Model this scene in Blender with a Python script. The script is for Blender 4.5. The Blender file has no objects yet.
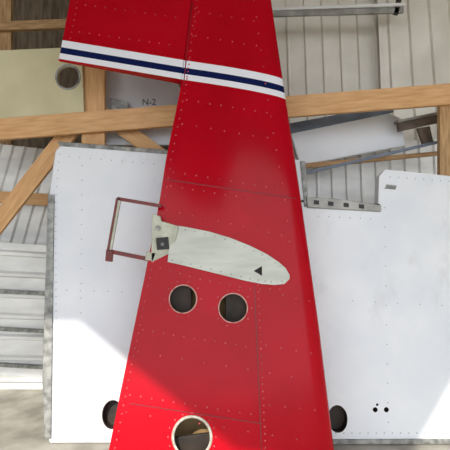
import bpy, bmesh, math, random
from mathutils import Vector, Matrix
random.seed(3)
scene=bpy.context.scene
F=432.0; CH=1.5
try:
    scene.view_settings.view_transform='Standard'
except Exception: pass

# ---------------- helpers ----------------
def W(px,py,y0,k=0.0):
    """photo measurement -> world point on the (leaning) plane y=y0+k*z"""
    dz=(225-py)/F; y=(y0+CH*k)/(1-k*dz)
    return Vector(((px-225)/F*y,y,CH+dz*y))
def interp(x,xs,ys):
    if x<=xs[0]: return ys[0]
    for i in range(len(xs)-1):
        if x<=xs[i+1]:
            return ys[i]+(ys[i+1]-ys[i])*(x-xs[i])/(xs[i+1]-xs[i])
    return ys[-1]
def lin(c): return tuple((v/255/12.92 if v/255<=0.04045 else ((v/255+0.055)/1.055)**2.4) for v in c)+(1,)
def mat(name,c1,c2=None,scale=6,rough=0.5,metal=0.0,stretch=(1,1,1),detail=5,bump=0.0,lo=0.35,hi=0.65,coat=0,spec=0.5,grime=None):
    m=bpy.data.materials.new(name); m.use_nodes=True
    nt=m.node_tree; b=nt.nodes['Principled BSDF']
    b.inputs['Roughness'].default_value=rough; b.inputs['Metallic'].default_value=metal
    b.inputs['Coat Weight'].default_value=coat; b.inputs['Specular IOR Level'].default_value=spec
    if c2 is None: c2=tuple(v*0.88 for v in c1)
    tc=nt.nodes.new('ShaderNodeTexCoord'); mp=nt.nodes.new('ShaderNodeMapping')
    mp.inputs['Scale'].default_value=stretch
    nz=nt.nodes.new('ShaderNodeTexNoise'); nz.inputs['Scale'].default_value=scale; nz.inputs['Detail'].default_value=detail
    cr=nt.nodes.new('ShaderNodeValToRGB')
    cr.color_ramp.elements[0].position=lo; cr.color_ramp.elements[1].position=hi
    cr.color_ramp.elements[0].color=lin(c2); cr.color_ramp.elements[1].color=lin(c1)
    L=nt.links.new
    L(tc.outputs['Object'],mp.inputs[0]); L(mp.outputs[0],nz.inputs['Vector']); L(nz.outputs[0],cr.inputs[0])
    out=cr.outputs[0]
    if grime:
        col,gs,g0,g1=grime
        mp2=nt.nodes.new('ShaderNodeMapping'); mp2.inputs['Scale'].default_value=(1,1,0.45)
        L(tc.outputs['Object'],mp2.inputs[0])
        n2=nt.nodes.new('ShaderNodeTexNoise'); n2.inputs['Scale'].default_value=gs; n2.inputs['Detail'].default_value=9; n2.inputs['Roughness'].default_value=0.7
        L(mp2.outputs[0],n2.inputs['Vector'])
        c2_=nt.nodes.new('ShaderNodeValToRGB'); c2_.color_ramp.elements[0].position=g0; c2_.color_ramp.elements[1].position=g1
        L(n2.outputs[0],c2_.inputs[0])
        mx=nt.nodes.new('ShaderNodeMix'); mx.data_type='RGBA'
        L(c2_.outputs[0],mx.inputs[0]); L(out,mx.inputs[6]); mx.inputs[7].default_value=lin(col); out=mx.outputs[2]
    L(out,b.inputs['Base Color'])
    if bump:
        bp=nt.nodes.new('ShaderNodeBump'); bp.inputs['Strength'].default_value=bump; bp.inputs['Distance'].default_value=0.01
        L(nz.outputs[0],bp.inputs['Height']); L(bp.outputs[0],b.inputs['Normal'])
    return m
def empty(name,loc=(0,0,0)):
    o=bpy.data.objects.new(name,None); scene.collection.objects.link(o); o.location=(0,0,0); return o
def mkobj(name,verts,faces,m=None,parent=None,smooth=False,mats=None):
    me=bpy.data.meshes.new(name); me.from_pydata([tuple(v) for v in verts],[],faces); me.update()
    bm=bmesh.new(); bm.from_mesh(me); bmesh.ops.recalc_face_normals(bm,faces=bm.faces); bm.to_mesh(me); bm.free()
    o=bpy.data.objects.new(name,me); scene.collection.objects.link(o)
    for mm in (mats or ([m] if m else [])): me.materials.append(mm)
    if smooth:
        for p in me.polygons: p.use_smooth=True
        me.set_sharp_from_angle(angle=math.radians(35))
    if parent: o.parent=parent
    return o
def bake(o):
    dg=bpy.context.evaluated_depsgraph_get(); dg.update()
    me=bpy.data.meshes.new_from_object(o.evaluated_get(dg)); o.modifiers.clear(); o.data=me
def cut(o,cutters,smooth=True):
    for c in cutters:
        md=o.modifiers.new('b','BOOLEAN'); md.operation='DIFFERENCE'; md.solver='EXACT'; md.object=c; md.material_mode='TRANSFER'
    bpy.context.view_layer.update(); bake(o)
    for c in cutters: bpy.data.objects.remove(c,do_unlink=True)
    if smooth:
        for p in o.data.polygons: p.use_smooth=True
        o.data.set_sharp_from_angle(angle=math.radians(25))
def bevel(o,w,seg=2):
    md=o.modifiers.new('bev','BEVEL'); md.width=w; md.segments=seg; md.limit_method='ANGLE'
def cyl(name,c,axis,r,d0,d1,m,seg=40,squash=1.0):
    a=Vector(axis).normalized(); u=a.cross(Vector((0,0,1))).normalized(); w=u.cross(a)
    vs=[];n=seg
    for d in (d0,d1):
        for i in range(n):
            t=2*math.pi*i/n; vs.append(c+a*d+u*(r*math.cos(t)*squash)+w*(r*math.sin(t)))
    fs=[tuple(range(n)),tuple(range(2*n-1,n-1,-1))]+[(i,(i+1)%n,n+(i+1)%n,n+i) for i in range(n)]
    return mkobj(name,vs,fs,m)
def ring(name,c,axis,ri,ro,h,m,parent,seg=40):
    a=Vector(axis).normalized(); u=a.cross(Vector((0,0,1))).normalized(); w=u.cross(a)
    prof=[(ri,0),(ri,h*.7),(ri+(ro-ri)*.3,h),(ro-(ro-ri)*.2,h*.8),(ro,0)]
    vs=[];k=len(prof)
    for i in range(seg):
        t=2*math.pi*i/seg; e=u*math.cos(t)+w*math.sin(t)
        for r,d in prof: vs.append(c+e*r+a*d)
    fs=[(i*k+j,i*k+(j+1)%k,((i+1)%seg)*k+(j+1)%k,((i+1)%seg)*k+j) for i in range(seg) for j in range(k)]
    return mkobj(name,vs,fs,m,parent,smooth=True)
def slab(name,pts,y0,k,th,m,parent,bev=0.004,off=0.0):
    nrm=Vector((0,1,-k)).normalized()   # pointing away from the camera
    P=[W(x,y,y0,k)+nrm*off for x,y in pts]; n=len(P)
    vs=P+[p+nrm*th for p in P]
    fs=[tuple(range(n)),tuple(range(2*n-1,n-1,-1))]+[(i,(i+1)%n,n+(i+1)%n,n+i) for i in range(n)]
    o=mkobj(name,vs,fs,m,parent)
    if bev: bevel(o,bev)
    return o
def bar(name,A,B,w,th,m,parent,bev=0.003,up=Vector((0,1,0))):
    """board from A to B, width w seen from the front, thickness th backwards"""
    A=Vector(A);B=Vector(B);X=(B-A);Ln=X.length;X.normalize()
    if abs(X.dot(up))>0.95: up=Vector((0,0,-1))
    Y=(up-X*up.dot(X)).normalized(); Z=X.cross(Y)
    h=w/2
    vs=[(x,y,z) for x in (-Ln/2,Ln/2) for y in (0,th) for z in (-h,h)]
    fs=[(0,1,3,2),(4,6,7,5),(0,4,5,1),(2,3,7,6),(0,2,6,4),(1,5,7,3)]
    o=mkobj(name,vs,fs,m,None)
    M=Matrix((X,Y,Z)).transposed().to_4x4(); M.translation=(A+B)/2
    o.matrix_world=M
    if parent: o.parent=parent
    if bev: bevel(o,bev)
    return o
def pbar(name,a,b,wpx,y,th,m,parent,bev=0.003,yb=None):
    A=W(a[0],a[1],y);B=W(b[0],b[1],yb or y)
    return bar(name,A,B,wpx*y/F,th,m,parent,bev)
def rivets(name,items,m,parent,r=0.0045):
    vs=[];fs=[]
    for p,n in items:
        n=Vector(n).normalized(); u=n.cross(Vector((0.1,0,1))).normalized(); w=u.cross(n); b=len(vs)
        for rr,h in ((1,0),(0.75,0.5)):
            for i in range(8):
                t=i*2*math.pi/8; vs.append(p+(u*math.cos(t)+w*math.sin(t))*r*rr+n*r*h)
        vs.append(p+n*r*0.75)
        for i in range(8):
            j=(i+1)%8; fs.append((b+i,b+j,b+8+j,b+8+i)); fs.append((b+8+i,b+8+j,b+16))
    return mkobj(name,vs,fs,m,parent,smooth=True)

# ---------------- materials ----------------
white=mat('white_wing_paint',(234,236,240),(222,226,233),scale=2.2,rough=0.38,bump=0.05,grime=((200,201,204),4,0.58,0.9))
greyedge=mat('oxidised_edge_metal',(165,165,160),(110,110,108),scale=20,rough=0.5,metal=0.4)
alu=mat('bare_aluminium',(248,248,246),(228,228,226),scale=3,rough=0.42,metal=0.1,stretch=(1,1,3))
alu2=mat('warm_aluminium',(246,242,232),(230,225,213),scale=2.5,rough=0.5,metal=0.05)
dull=mat('dull_aluminium',(176,174,168),(132,130,124),scale=6,rough=0.5,metal=0.4)
plate=mat('brushed_fairing_metal',(186,186,176),(168,169,158),scale=4,rough=0.4,metal=0.35,stretch=(1,1,5),detail=8,grime=((140,140,130),9,0.58,0.9))
primer=mat('bracket_primer',(200,200,184),(168,168,150),scale=14,rough=0.5)
olive=mat('cream_primer_panel',(210,201,164),(196,187,148),scale=3,rough=0.6)
dark=mat('dark_steel',(46,42,40),(26,24,24),scale=12,rough=0.5)
brown=mat('shadow_brown',(112,96,80),(72,60,50),scale=10,rough=0.6)  # shadow tone of the rear clutter, put into the colour
inner=mat('wing_interior_primer',(160,130,86),(122,96,60),scale=9,rough=0.7)
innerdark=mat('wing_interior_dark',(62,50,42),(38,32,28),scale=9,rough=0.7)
bluegrey=mat('blue_grey_strip',(120,132,150),(100,110,126),scale=9,rough=0.5)
wood=mat('pine_lumber',(228,182,130),(204,152,98),scale=5,rough=0.65,stretch=(1,9,9),bump=0.05,lo=0.3,hi=0.7)
wood2=mat('pine_lumber_weathered',(204,166,120),(166,128,86),scale=6,rough=0.7,stretch=(1,9,9),bump=0.05)
maroon=mat('worn_maroon_bracket',(128,52,52),(96,60,58),scale=25,rough=0.5,metal=0.3)
redriv=mat('red_rivet_paint',(206,84,92),(166,40,52),scale=40,rough=0.25)
concrete=mat('concrete',(182,178,168),(146,142,132),scale=5,rough=0.85,detail=10,bump=0.15)
wallm=mat('wall_boards',(140,124,104),(98,84,70),scale=4,rough=0.8,stretch=(6,6,1))
wallp=mat('wall_paint',(200,196,188),(182,178,170),scale=2,rough=0.85)
ceilm=mat('ceiling_boards',(170,150,124),(140,120,98),scale=4,rough=0.8,stretch=(6,1,1))
asphalt=mat('apron_asphalt',(118,118,116),(92,92,90),scale=3,rough=0.9)
ink=mat('marker_lettering',(70,70,76),rough=0.5)

# red paint with the painted trim band (paint on the surface, object space)
RY0,RK=2.6,0.17
a=W(60,40,RY0,RK); b=W(284,80,RY0,RK)
slope=(b.z-a.z)/(b.x-a.x)
a2=W(60,59,RY0,RK); hband=a.z-a2.z
red=mat('red_paint_trim',(182,6,28),(168,5,24),scale=2.5,rough=0.16,spec=0.17,bump=0.04)
nt=red.node_tree; L=nt.links.new
bs=nt.nodes['Principled BSDF']; src=bs.inputs['Base Color'].links[0].from_socket
tc=[n for n in nt.nodes if n.type=='TEX_COORD'][0]
sp=nt.nodes.new('ShaderNodeSeparateXYZ'); L(tc.outputs['Object'],sp.inputs[0])
def mth(op,x,y):
    n=nt.nodes.new('ShaderNodeMath'); n.operation=op
    for i,v in enumerate((x,y)):
        if isinstance(v,(int,float)): n.inputs[i].default_value=v
        else: L(v,n.inputs[i])
    return n.outputs[0]
d=mth('SUBTRACT',sp.outputs['Z'],mth('MULTIPLY',sp.outputs['X'],slope))
d=mth('SUBTRACT',a.z-slope*a.x,d)          # distance below top of the band
dn=mth('DIVIDE',d,hband)
def band(lo,hi): return mth('MULTIPLY',mth('GREATER_THAN',dn,lo),mth('LESS_THAN',dn,hi))
def mix(fac,A,B):
    n=nt.nodes.new('ShaderNodeMix'); n.data_type='RGBA'; L(fac,n.inputs[0]); L(A,n.inputs[6]); n.inputs[7].default_value=B; return n.outputs[2]
c=mix(band(0,1),src,lin((236,236,242))); c=mix(band(0.38,0.70),c,lin((16,28,76)))
L(c,bs.inputs['Base Color'])

# ---------------- red wing ----------------
wing=empty('airplane_wing')
Lp=[(-70,198),(0,192),(85,182),(160,167),(205,160),(262,149),(388,123),(474,106)]
Rp=[(-70,260),(0,271),(95,285),(200,301),(320,318),(450,334),(474,337)]
def pxi(py,T): return interp(py,[t[0] for t in T],[t[1] for t in T])
st=[]
for i in range(41):
    py=474-(474+70)*i/40
    l=W(pxi(py,Lp),py,RY0,RK); r=W(pxi(py,Rp),py,RY0,RK)
    st.append((l.z,l.x,r.x))
ZS=[s[0] for s in st];LS=[s[1] for s in st];RS=[s[2] for s in st]
CUTC=0.72
def half(xc,c):
    x=max(0,xc)
    return 5*0.13*c*(0.2969*math.sqrt(x)-0.126*x-0.3516*x*x+0.2843*x**3-0.1015*x**4)
def tfront(x,z):
    l=interp(z,ZS,LS); r=interp(z,ZS,RS); c=(r-l)/CUTC
    return half((r-x)/c,c)
def surf(px,py,off=0.0):
    dx=(px-225)/F; dz=(225-py)/F; y=(RY0+CH*RK)/(1-RK*dz)
    for _ in range(12):
        y=0.5*y+0.5*((RY0+RK*(CH+dz*y))-tfront(dx*y,CH+dz*y))
    p=Vector((dx*y,y,CH+dz*y))
    e=0.01
    g=(-(tfront(p.x+e,p.z)-tfront(p.x-e,p.z))/(2*e))
    n=Vector((g,-1,RK)).normalized()
    return p+n*off,n
def loft(name,dl,dr,dt,m,trim=0):
    vs=[];N=36
    rows=[]
    for idx,(z,l,r) in enumerate(st):
        if trim and (idx==0): z=z+0.012
        if trim and (idx==len(st)-1): z=z-0.012
        y=RY0+RK*z; c=(r-l)/CUTC
        row=[]
        l2=l+dl;r2=r-dr
        xs=[r2-(r2-l2)*(1-math.cos(math.pi/2*i/N)) for i in range(N+1)]  # LE -> left
        xs[-1]=l2
        for x in reversed(xs): row.append((x,y-max(half((r-x)/c,c)-dt,0.0005 if x==r2 else 0.001),z))
        for x in xs[1:]: row.append((x,y+max(half((r-x)/c,c)-dt,0.001),z))
        rows.append(row)
    n=len(rows[0])
    for r_ in rows: vs+=r_
    fs=[]
    for i in range(len(rows)-1):
        for j in range(n):
            fs.append((i*n+j,i*n+(j+1)%n,(i+1)*n+(j+1)%n,(i+1)*n+j))
    fs.append(tuple(range(n))); fs.append(tuple(range((len(rows)-1)*n,len(rows)*n)))
    return mkobj(name,vs,fs,m)
body=loft('wing_skin',0,0,0,red); body.parent=wing
cav=loft('cav',0.02,0.05,0.006,inner,trim=1)
cuts=[cav]
holes=[(183,299,14),(233,308,14.5),(192,437,20)]
hp=[]
for hx,hy,hr in holes:
    p,n=surf(hx,hy); rr=hr*p.y/F; hp.append((p,n,rr)); cuts.append(cyl('c',p,n,rr*0.97,0.05,-0.045,inner))
tp,tn=surf(259,271)
cuts.append(cyl('c',tp,tn,0.035,0.05,-0.04,inner,seg=3))
cut(body,cuts)
ringm=mat('worn_hole_ring',(206,160,150),(180,70,70),scale=30,rough=0.5,metal=0.2,lo=0.3,hi=0.5)
ringm2=mat('bare_hole_ring',(206,202,190),(170,162,146),scale=30,rough=0.35,metal=0.5)
for i,(p,n,rr) in enumerate(hp):
    ring('hole_ring_%d'%(i+1),p,n,rr*(0.95 if i<2 else 0.9),rr*1.04,0.005,ringm if i<2 else ringm2,wing)
# inner structure seen in the holes
for i,(hx,hy,mm) in enumerate([(180,299,innerdark),(236,306,innerdark)]):
    q,n=surf(hx,hy); bar('inner_rib_%d'%(i+1),q+Vector((0,0.06,-0.18)),q+Vector((0,0.06,0.18)),0.13,0.02,mm,wing)
q,n=surf(192,437)
bar('inner_spar',q+Vector((-0.16,0.06,-0.09)),q+Vector((0.16,0.06,-0.05)),0.1,0.02,innerdark,wing)

# aileron stub carrying the trim band
Q=[(84,-70),(200,-70),(182,82),(59,61)]
NU,NV=10,10; fr=[];bk=[]
nrm=Vector((0,-1,RK)).normalized()
for j in range(NV+1):
    for i in range(NU+1):
        u=i/NU;v=j/NV
        tx=Q[0][0]*(1-u)+Q[1][0]*u; ty=Q[0][1]*(1-u)+Q[1][1]*u
        bx=Q[3][0]*(1-u)+Q[2][0]*u; by=Q[3][1]*(1-u)+Q[2][1]*u
        p=W(tx*(1-v)+bx*v,ty*(1-v)+by*v,RY0,RK)
        o=0.008+0.03*u
        fr.append(p+nrm*o); bk.append(p-nrm*o)
n1=(NU+1)*(NV+1); fs=[]
idx=lambda i,j:j*(NU+1)+i
for j in range(NV):
    for i in range(NU):
        q4=(idx(i,j),idx(i+1,j),idx(i+1,j+1),idx(i,j+1)); fs.append(q4); fs.append(tuple(n1+k for k in reversed(q4)))
for i in range(NU):
    fs.append((idx(i,0),idx(i+1,0),n1+idx(i+1,0),n1+idx(i,0))); fs.append((idx(i,NV),idx(i+1,NV),n1+idx(i+1,NV),n1+idx(i,NV)))
for j in range(NV):
    fs.append((idx(0,j),idx(0,j+1),n1+idx(0,j+1),n1+idx(0,j))); fs.append((idx(NU,j),idx(NU,j+1),n1+idx(NU,j+1),n1+idx(NU,j)))
mkobj('aileron',fr+bk,fs,red,wing,smooth=True)
# rivets on the aileron
AR=[]
def apt(px,py):
    u=min(1,max(0,(px-70)/120)); p=W(px,py,RY0,RK); return (p+nrm*(0.008+0.03*u),nrm)
for i in range(10):
    AR.append(apt(86+i*10,6+i*1.6)); AR.append(apt(80+i*10,33+i*1.6))
for i in range(7): AR.append(apt(78-i*1.2,3+i*6))

# rivets
R=[]
def row(pts,step,jit=0.3):
    for (x0,y0),(x1,y1) in zip(pts[:-1],pts[1:]):
        ln=math.hypot(x1-x0,y1-y0); n=max(1,int(ln/step))
        for i in range(n):
            t=i/n; R.append(surf(x0+(x1-x0)*t+random.uniform(-jit,jit),y0+(y1-y0)*t+random.uniform(-jit,jit),0.0))
row([(p[1]+4,p[0]) for p in Lp if -1<p[0]],8)
row([(198,0),(186,86)],7)
def chord(py,step=10,x1=None,s=0.16):
    xl=pxi(py,Lp)+8; xr=(x1 or pxi(py+15,Rp)-10)
    row([(xl,py),(xr,py+(xr-xl)*s)],step)
chord(12);chord(36,12);chord(100,11);chord(124,14);chord(172,11);chord(186,11)
chord(210,13,s=0.22)
row([(258,285),(262,370),(266,462)],7)
chord(330,10,256);chord(352,22);chord(395,11,262);chord(412,22)
row([(270,292),(322,304)],12);row([(266,345),(326,356)],14);row([(270,405),(330,412)],14)
row([(254,0),(268,100),(285,200),(292,262)],16)
row([(160,268),(200,279),(250,289),(290,289)],9)
for (hx,hy,hr) in holes:
    for i in range(16 if hr>15 else 10):
        t=2*math.pi*i/(16 if hr>15 else 10); R.append(surf(hx+math.cos(t)*(hr+4),hy+math.sin(t)*(hr+4)))
rivets('rivets',R+AR,redriv,wing,0.0060)
# skin lap seams
def seam(name,pts,m_):
    sv=[];sf=[];n_=30
    for i in range(n_):
        t=i/(n_-1)*(len(pts)-1); k_=min(int(t),len(pts)-2); f_=t-k_
        x=pts[k_][0]*(1-f_)+pts[k_+1][0]*f_; y=pts[k_][1]*(1-f_)+pts[k_+1][1]*f_
        dxx=pts[k_+1][0]-pts[k_][0]; dyy=pts[k_+1][1]-pts[k_][1]; l_=math.hypot(dxx,dyy); nx,ny=dyy/l_,-dxx/l_
        for w_,off in ((0,0.0),(0,0.0025),(0.9,0.0025),(0.9,0.0)): sv.append(surf(x+nx*w_,y+ny*w_,off)[0])
    for i in range(n_-1):
        for j in range(3): sf.append((i*4+j,i*4+j+1,(i+1)*4+j+1,(i+1)*4+j))
    mkobj(name,sv,sf,m_,wing)
seamm=mat('seam_red',(126,8,24),rough=0.4)
seam('skin_lap_seam_1',[(254,286),(262,470)],seamm)
seam('skin_lap_seam_2',[(166,180),(296,199)],seamm)
seam('skin_lap_seam_3',[(130,404),(262,424)],seamm)
seam('skin_lap_seam_4',[(192,2),(183,86)],seamm)

# oval fairing plate
top=[(172,225),(190,228),(210,232),(230,238),(250,246),(266,254),(278,262),(285,268),(289,275)]
bot=[(168,262),(186,266),(206,271),(226,276),(246,281),(262,284),(274,285),(284,284),(289,279)]
vs=[];NR=6
for i in range(len(top)):
    for j in range(NR+1):
        t=j/NR; vs.append(surf(top[i][0]*(1-t)+bot[i][0]*t,top[i][1]*(1-t)+bot[i][1]*t,0.008)[0])
fs=[(i*(NR+1)+j,i*(NR+1)+j+1,(i+1)*(NR+1)+j+1,(i+1)*(NR+1)+j) for i in range(len(top)-1) for j in range(NR)]
fp=mkobj('fairing_plate',vs,fs,plate,wing,smooth=True)
md=fp.modifiers.new('s','SOLIDIFY'); md.thickness=0.006; md.offset=0
tc_=cyl('c',tp,tn,0.036,0.05,-0.05,plate,seg=3)
cut(fp,[tc_])
q,n=surf(259,272); bar('hole_backing',q+Vector((-0.05,0.03,0)),q+Vector((0.05,0.03,0)),0.09,0.02,dark,wing)  # dark piece set behind the triangular hole
R2=[]
for P_ in (top,bot):
    for i in range(len(P_)-1):
        for t in (0.25,0.75):
            x=P_[i][0]*(1-t)+P_[i+1][0]*t; y=P_[i][1]*(1-t)+P_[i+1][1]*t
            y+= 3 if P_ is top else -3
            if x<282: R2.append(surf(x,y,0.011))
rivets('plate_rivets',R2,greyedge,wing,0.0045)
# hinge bracket on the left edge
def yb(px,py): return surf(max(px,pxi(py,Lp)+1),py)[0].y
by=yb(165,240)-0.02
slab('hinge_bracket',[(152,214),(160,216),(161,221),(178,226),(173,263),(151,262)],by,0,0.05,primer,wing,0.004)
slab('hinge_latch',[(156,238),(168,237),(169,249),(157,250)],by-0.015,0,0.016,dark,wing,0.003)
cyl_o=cyl('hinge_bolt',W(158,228,by),Vector((0,-1,0)),0.016,-0.005,0.02,greyedge,seg=12); cyl_o.parent=wing
cyl_o=cyl('hinge_pin',W(163,244,by),Vector((0,-1,0)),0.013,0.01,0.03,greyedge,seg=6); cyl_o.parent=wing
slab('hinge_lug',[(146,252),(156,253),(153,261),(145,260)],by,0,0.03,primer,wing,0.003)
for nm,A,B,w in [('top',(117,198.5),(161,206),3.5),('side',(119,198),(109,252),4),('bottom',(107,251),(152,260),4)]:
    pbar('bracket_frame_'+nm,A,B,w,by+0.02,0.022,maroon if nm!='side' else primer,wing,0.002)
pbar('bracket_frame_side_flange',(117,198),(107,254),2.2,by+0.012,0.03,maroon,wing,0.002)
slab('bracket_tab',[(106,250),(113,251),(112,262),(105,261)],by+0.01,0,0.02,maroon,wing,0.002)

# ---------------- white wings ----------------
WY,WK=3.0,0.15
wn=Vector((0,1,-WK)).normalized()
lw=empty('airplane_wing.001')
o=slab('wing_skin',[(63,146),(185,156),(232,441),(51,441),(47,380),(50,200),(57,152)],WY,WK,0.09,white,lw,0,off=-0.045)
def hole(pts):
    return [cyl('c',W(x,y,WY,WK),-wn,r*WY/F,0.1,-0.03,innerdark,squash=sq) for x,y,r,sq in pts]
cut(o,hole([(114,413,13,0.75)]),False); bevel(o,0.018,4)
slab('edge_channel',[(51,196),(57,196),(54,436),(48,436),(45.5,380)],WY,WK,0.02,greyedge,lw,0.003,off=-0.058)
slab('top_edge_cap',[(60,143.5),(170,152),(170,156),(62,148)],WY,WK,0.1,greyedge,lw,0.004,off=-0.05)
def wr(pts,step):
    out=[]
    for (x0,y0),(x1,y1) in zip(pts[:-1],pts[1:]):
        n=int(math.hypot(x1-x0,y1-y0)/step)
        for i in range(n):
            t=(i+.5)/n; out.append((W(x0+(x1-x0)*t,y0+(y1-y0)*t,WY,WK)-wn*0.045,-wn))
    return out
rivw=mat('white_rivet',(172,174,182),rough=0.4)
rivets('rivets',wr([(62,152),(58,200),(59,436)],7)+wr([(66,158),(160,166)],10)+wr([(62,290),(130,292)],12)+wr([(84,160),(82,436)],14)+wr([(62,372),(120,374)],12),rivw,lw,0.0045)
rw=empty('airplane_wing.002')
o=slab('wing_skin',[(284,160),(302,162),(306,208),(376,213),(377,178),(383,171),(480,181),(500,441),(252,441)],WY,WK,0.09,white,rw,0,off=-0.045)
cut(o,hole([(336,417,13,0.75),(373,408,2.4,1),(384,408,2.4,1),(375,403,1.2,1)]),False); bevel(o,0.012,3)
slab('bottom_edge_channel',[(300,437),(500,436),(500,441),(300,441.5)],WY,WK,0.02,greyedge,rw,0.003,off=-0.06)
slab('hinge_strip',[(305,199),(330,200),(378,207),(378,213),(306,209)],WY,WK,0.03,dull,rw,0.003,off=-0.07)
for i,x in enumerate((312,326,341,356)):
    y=204+(x-306)*0.09
    slab('hinge_slot_%d'%(i+1),[(x,y-2.5),(x+5,y-2),(x+5,y+2),(x,y+1.5)],WY,WK,0.01,dark,rw,0.001,off=-0.076)
pbar('hinge_rod',(300,201),(380,205),2.2,3.2,0.012,dark,rw,0.001)
slab('corner_patch',[(384,186),(394,187),(393,191),(383,190)],WY,WK,0.004,greyedge,rw,0,off=-0.049)
slab('end_rib',[(299,163),(304,163),(308,208),(303,208)],WY,WK,0.05,greyedge,rw,0.003,off=-0.052)
rivets('rivets',wr([(384,178),(450,183)],8)+wr([(312,217),(374,220)],9)+wr([(330,431),(450,431)],8)+wr([(382,180),(386,430)],18)+wr([(340,300),(450,306)],20),rivw,rw,0.0045)

# ---------------- wooden rack ----------------
rack=empty('wooden_storage_rack')
RB=3.44
pbar('crossbeam',(-60,133.5),(510,89),21,RB,0.05,wood,rack)
def post(name,x,pyt,w,y,th,m):
    A=W(x,pyt,y); B=Vector((A.x,y,0.0)); return bar(name,A,B,w*y/F,th,m,rack)
post('post_1',93,-60,23,RB+0.05,0.05,wood)
post('post_2',449,88,18,RB+0.05,0.05,wood2)
pbar('brace_1',(84,112),(-10,232),17,RB+0.1,0.04,wood,rack)
pbar('brace_2',(100,112),(178,168),15,RB+0.1,0.04,wood,rack)
pbar('rear_rail_1',(-60,28),(150,20),9,4.25,0.05,wood2,rack)
pbar('rear_rail_2',(-60,194),(150,205),12,4.1,0.05,wood,rack)
post('rear_post',4,-60,14,4.3,0.05,wood2)
post('rear_post_2',130,-60,14,4.3,0.05,wood2)

# ---------------- aluminium skins ----------------
def ribbed(name,quad,y,n,m,axis='v',h=0.012,wfrac=0.18,th=0.003,k=0.0):
    us=[(0,0)]
    for i in range(n):
        c_=(i+0.5)/n; w=wfrac/n/2
        us+=[(c_-w,0),(c_-w*.4,h),(c_+w*.4,h),(c_+w,0)]
    us.append((1,0)); vs=[];NV=4
    P=[W(x,yy,y,k) for x,yy in quad]
    for u,hh in us:
        for j in range(NV+1):
            v=j/NV
            if axis=='v': A=P[0].lerp(P[1],u);B=P[3].lerp(P[2],u)
            else: A=P[0].lerp(P[3],u);B=P[1].lerp(P[2],u)
            p=A.lerp(B,v); vs.append(p+Vector((0,-hh,0)))
    fs=[(i*(NV+1)+j,i*(NV+1)+j+1,(i+1)*(NV+1)+j+1,(i+1)*(NV+1)+j) for i in range(len(us)-1) for j in range(NV)]
    o=mkobj(name,vs,fs,m)
    md=o.modifiers.new('s','SOLIDIFY'); md.thickness=th
    return o
# left stack, standing on the floor
p1=empty('corrugated_aluminum_panel'); o=ribbed('sheet',[(-60,238),(60,246),(60,389),(-60,389)],3.95,7,alu,'h',0.035,0.3); o.parent=p1
for i,y in enumerate((292,330,366)): pbar('stiffener_%d'%(i+1),(-60,y-4),(47,y+2),3.5,3.9,0.04,greyedge,p1)
p2=empty('corrugated_aluminum_panel.001'); zt2=225+CH*F/4.2
o=ribbed('sheet',[(-40,140),(150,160),(90,zt2),(-110,zt2)],4.2,16,alu,'v',0.03,0.3); o.parent=p2
# right/back stack, standing on the floor behind the rack
p3=empty('ribbed_wing_skin'); zt3=225+CH*F/4.6
o=ribbed('sheet',[(258,-80),(500,-80),(530,zt3),(270,zt3)],4.6,14,alu2,'v',0.035,0.14); o.parent=p3
p4=empty('ribbed_wing_skin.001'); zt4=225+CH*F/4.45
o=ribbed('sheet',[(374,-80),(470,-90),(520,zt4),(392,zt4)],4.45,5,alu2,'v',0.04,0.12); o.parent=p4
p3b=empty('ribbed_wing_skin.002'); zt5=225+CH*F/4.2
o=ribbed('sheet',[(280,146),(470,138),(480,zt5),(286,zt5)],4.2,13,alu,'v',0.03,0.2); o.parent=p3b
# top girder
g=empty('aluminum_spar')
pbar('web',(262,14),(404,10),5,4.2,0.03,dull,g); pbar('flange',(262,9),(406,4),3,4.18,0.06,alu,g)
pbar('brace',(396,14),(406,-30),5,4.2,0.03,dark,g)
# bright half wing seen through the rack
p5=empty('wingtip_section') 
slab('skin',[(290,132),(386,112),(401,118),(406,146),(372,152),(300,166)],3.85,0.0,0.05,white,p5,0.012)
slab('leading_strip',[(286,124),(392,104),(394,112),(288,134)],3.83,0,0.03,bluegrey,p5,0.003)
slab('shelf_board',[(286,165),(450,150),(450,154),(286,170)],3.8,0,0.05,wood2,p5,0.003)
p6=empty('control_rod'); pbar('rod',(292,176),(438,142),3,3.66,0.02,bluegrey,p6); pbar('rod_end',(290,178),(300,174),6,3.65,0.03,greyedge,p6)
p7=empty('rear_shadow_clutter')  # made-up angle shape; its brown stands in for dark shadows among the clutter
slab('plate',[(398,122),(446,112),(446,121),(399,131)],3.72,0,0.04,brown,p7,0.003)
slab('flange',[(398,120),(446,110),(446,112.5),(398,122.5)],3.69,0,0.09,dull,p7,0.002)
slab('web',[(418,128),(430,126),(434,144),(424,146)],3.74,0,0.04,brown,p7,0.003)
# cream panel with lightening hole, sitting on the crossbeam
p8=empty('wing_root_panel')
o=slab('skin',[(-40,52),(76,47),(82,62),(84,112.5),(-40,121.5)],RB+0.01,0,0.03,olive,p8,0)
cut(o,[cyl('c',W(68,77,RB),Vector((0,-1,0)),11.5*RB/F,0.1,-0.1,olive)],False); bevel(o,0.003)
ring('lightening_flange',W(68,77,RB+0.01),Vector((0,-1,0)),11*RB/F,13*RB/F,0.006,greyedge,p8)
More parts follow.
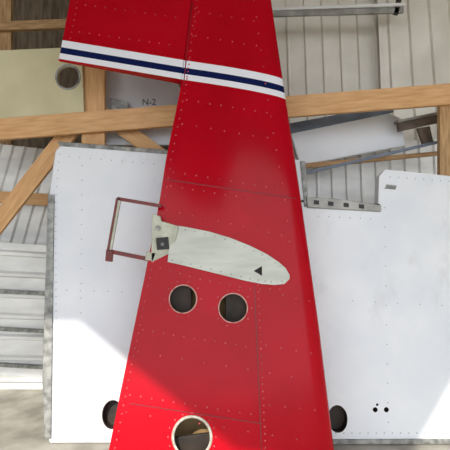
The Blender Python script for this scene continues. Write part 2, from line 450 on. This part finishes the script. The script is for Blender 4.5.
# white panel behind the post
p9=empty('registration_panel')
slab('skin',[(104,66),(176,80),(190,108),(190,145),(104,145)],RB+0.22,0,0.02,white,p9,0.004)
cu=bpy.data.curves.new('letters','FONT'); cu.body='N-2'; cu.size=0.075; cu.extrude=0.001
t=bpy.data.objects.new('letters',cu); scene.collection.objects.link(t); t.data.materials.append(ink)
t.location=W(142,105,RB+0.217); t.rotation_euler=(math.pi/2,0,0); t.parent=p9
slab('clip',[(110,98),(128,102),(128,110),(112,110)],RB+0.15,0,0.03,greyedge,p9,0.004)

# ---------------- room ----------------
def box(name,x0,x1,y0,y1,z0,z1,m):
    vs=[(x,y,z) for x in (x0,x1) for y in (y0,y1) for z in (z0,z1)]
    return mkobj(name,vs,[(0,1,3,2),(4,6,7,5),(0,4,5,1),(2,3,7,6),(0,2,6,4),(1,5,7,3)],m)
box('floor',-7,7,-3,5.4,-0.1,0,concrete)
box('ground',-40,40,-60,-3,-0.12,-0.02,asphalt)
box('wall_back',-7,7,5.3,5.4,0,5,wallm)
box('wall_left',-5.1,-5,-2,5.3,0,5,wallp)
box('wall_right',5,5.1,-2,5.3,0,5,wallp)
box('ceiling',-5.1,5.1,-2.08,5.4,5,5.1,ceilm)
# added unseen occluder behind the camera; its V-shaped edge shapes the sun patches
G=[(-5.1,5.0),(-2.79,5.0),(-1.5,3.94),(-0.55,3.8),(0.12,5.0),(5.1,5.0),(5.1,5.6),(-5.1,5.6)]
n=len(G); mkobj('sun_occluder',[(x,-2.09,z) for x,z in G]+[(x,-2.17,z) for x,z in G],
 [tuple(range(n)),tuple(range(2*n-1,n-1,-1))]+[(i,(i+1)%n,n+(i+1)%n,n+i) for i in range(n)],wallp)

# ---------------- light ----------------
w=bpy.data.worlds.new('world'); scene.world=w; w.use_nodes=True
bg=w.node_tree.nodes['Background']; bg.inputs[0].default_value=(0.9,0.95,1.0,1); bg.inputs[1].default_value=2.5
s=bpy.data.lights.new('sun','SUN'); s.energy=4.5; s.angle=0.012; s.color=(1,0.95,0.86)
so=bpy.data.objects.new('sun',s); scene.collection.objects.link(so)
so.rotation_euler=Vector((0.25,0.75,-0.6)).to_track_quat('-Z','Y').to_euler()
cam=bpy.data.cameras.new('camera'); cam.lens=36*F/450; cam.sensor_width=36
co=bpy.data.objects.new('camera',cam); scene.collection.objects.link(co)
co.location=(0,0,CH); co.rotation_euler=(math.pi/2,0,0); scene.camera=co
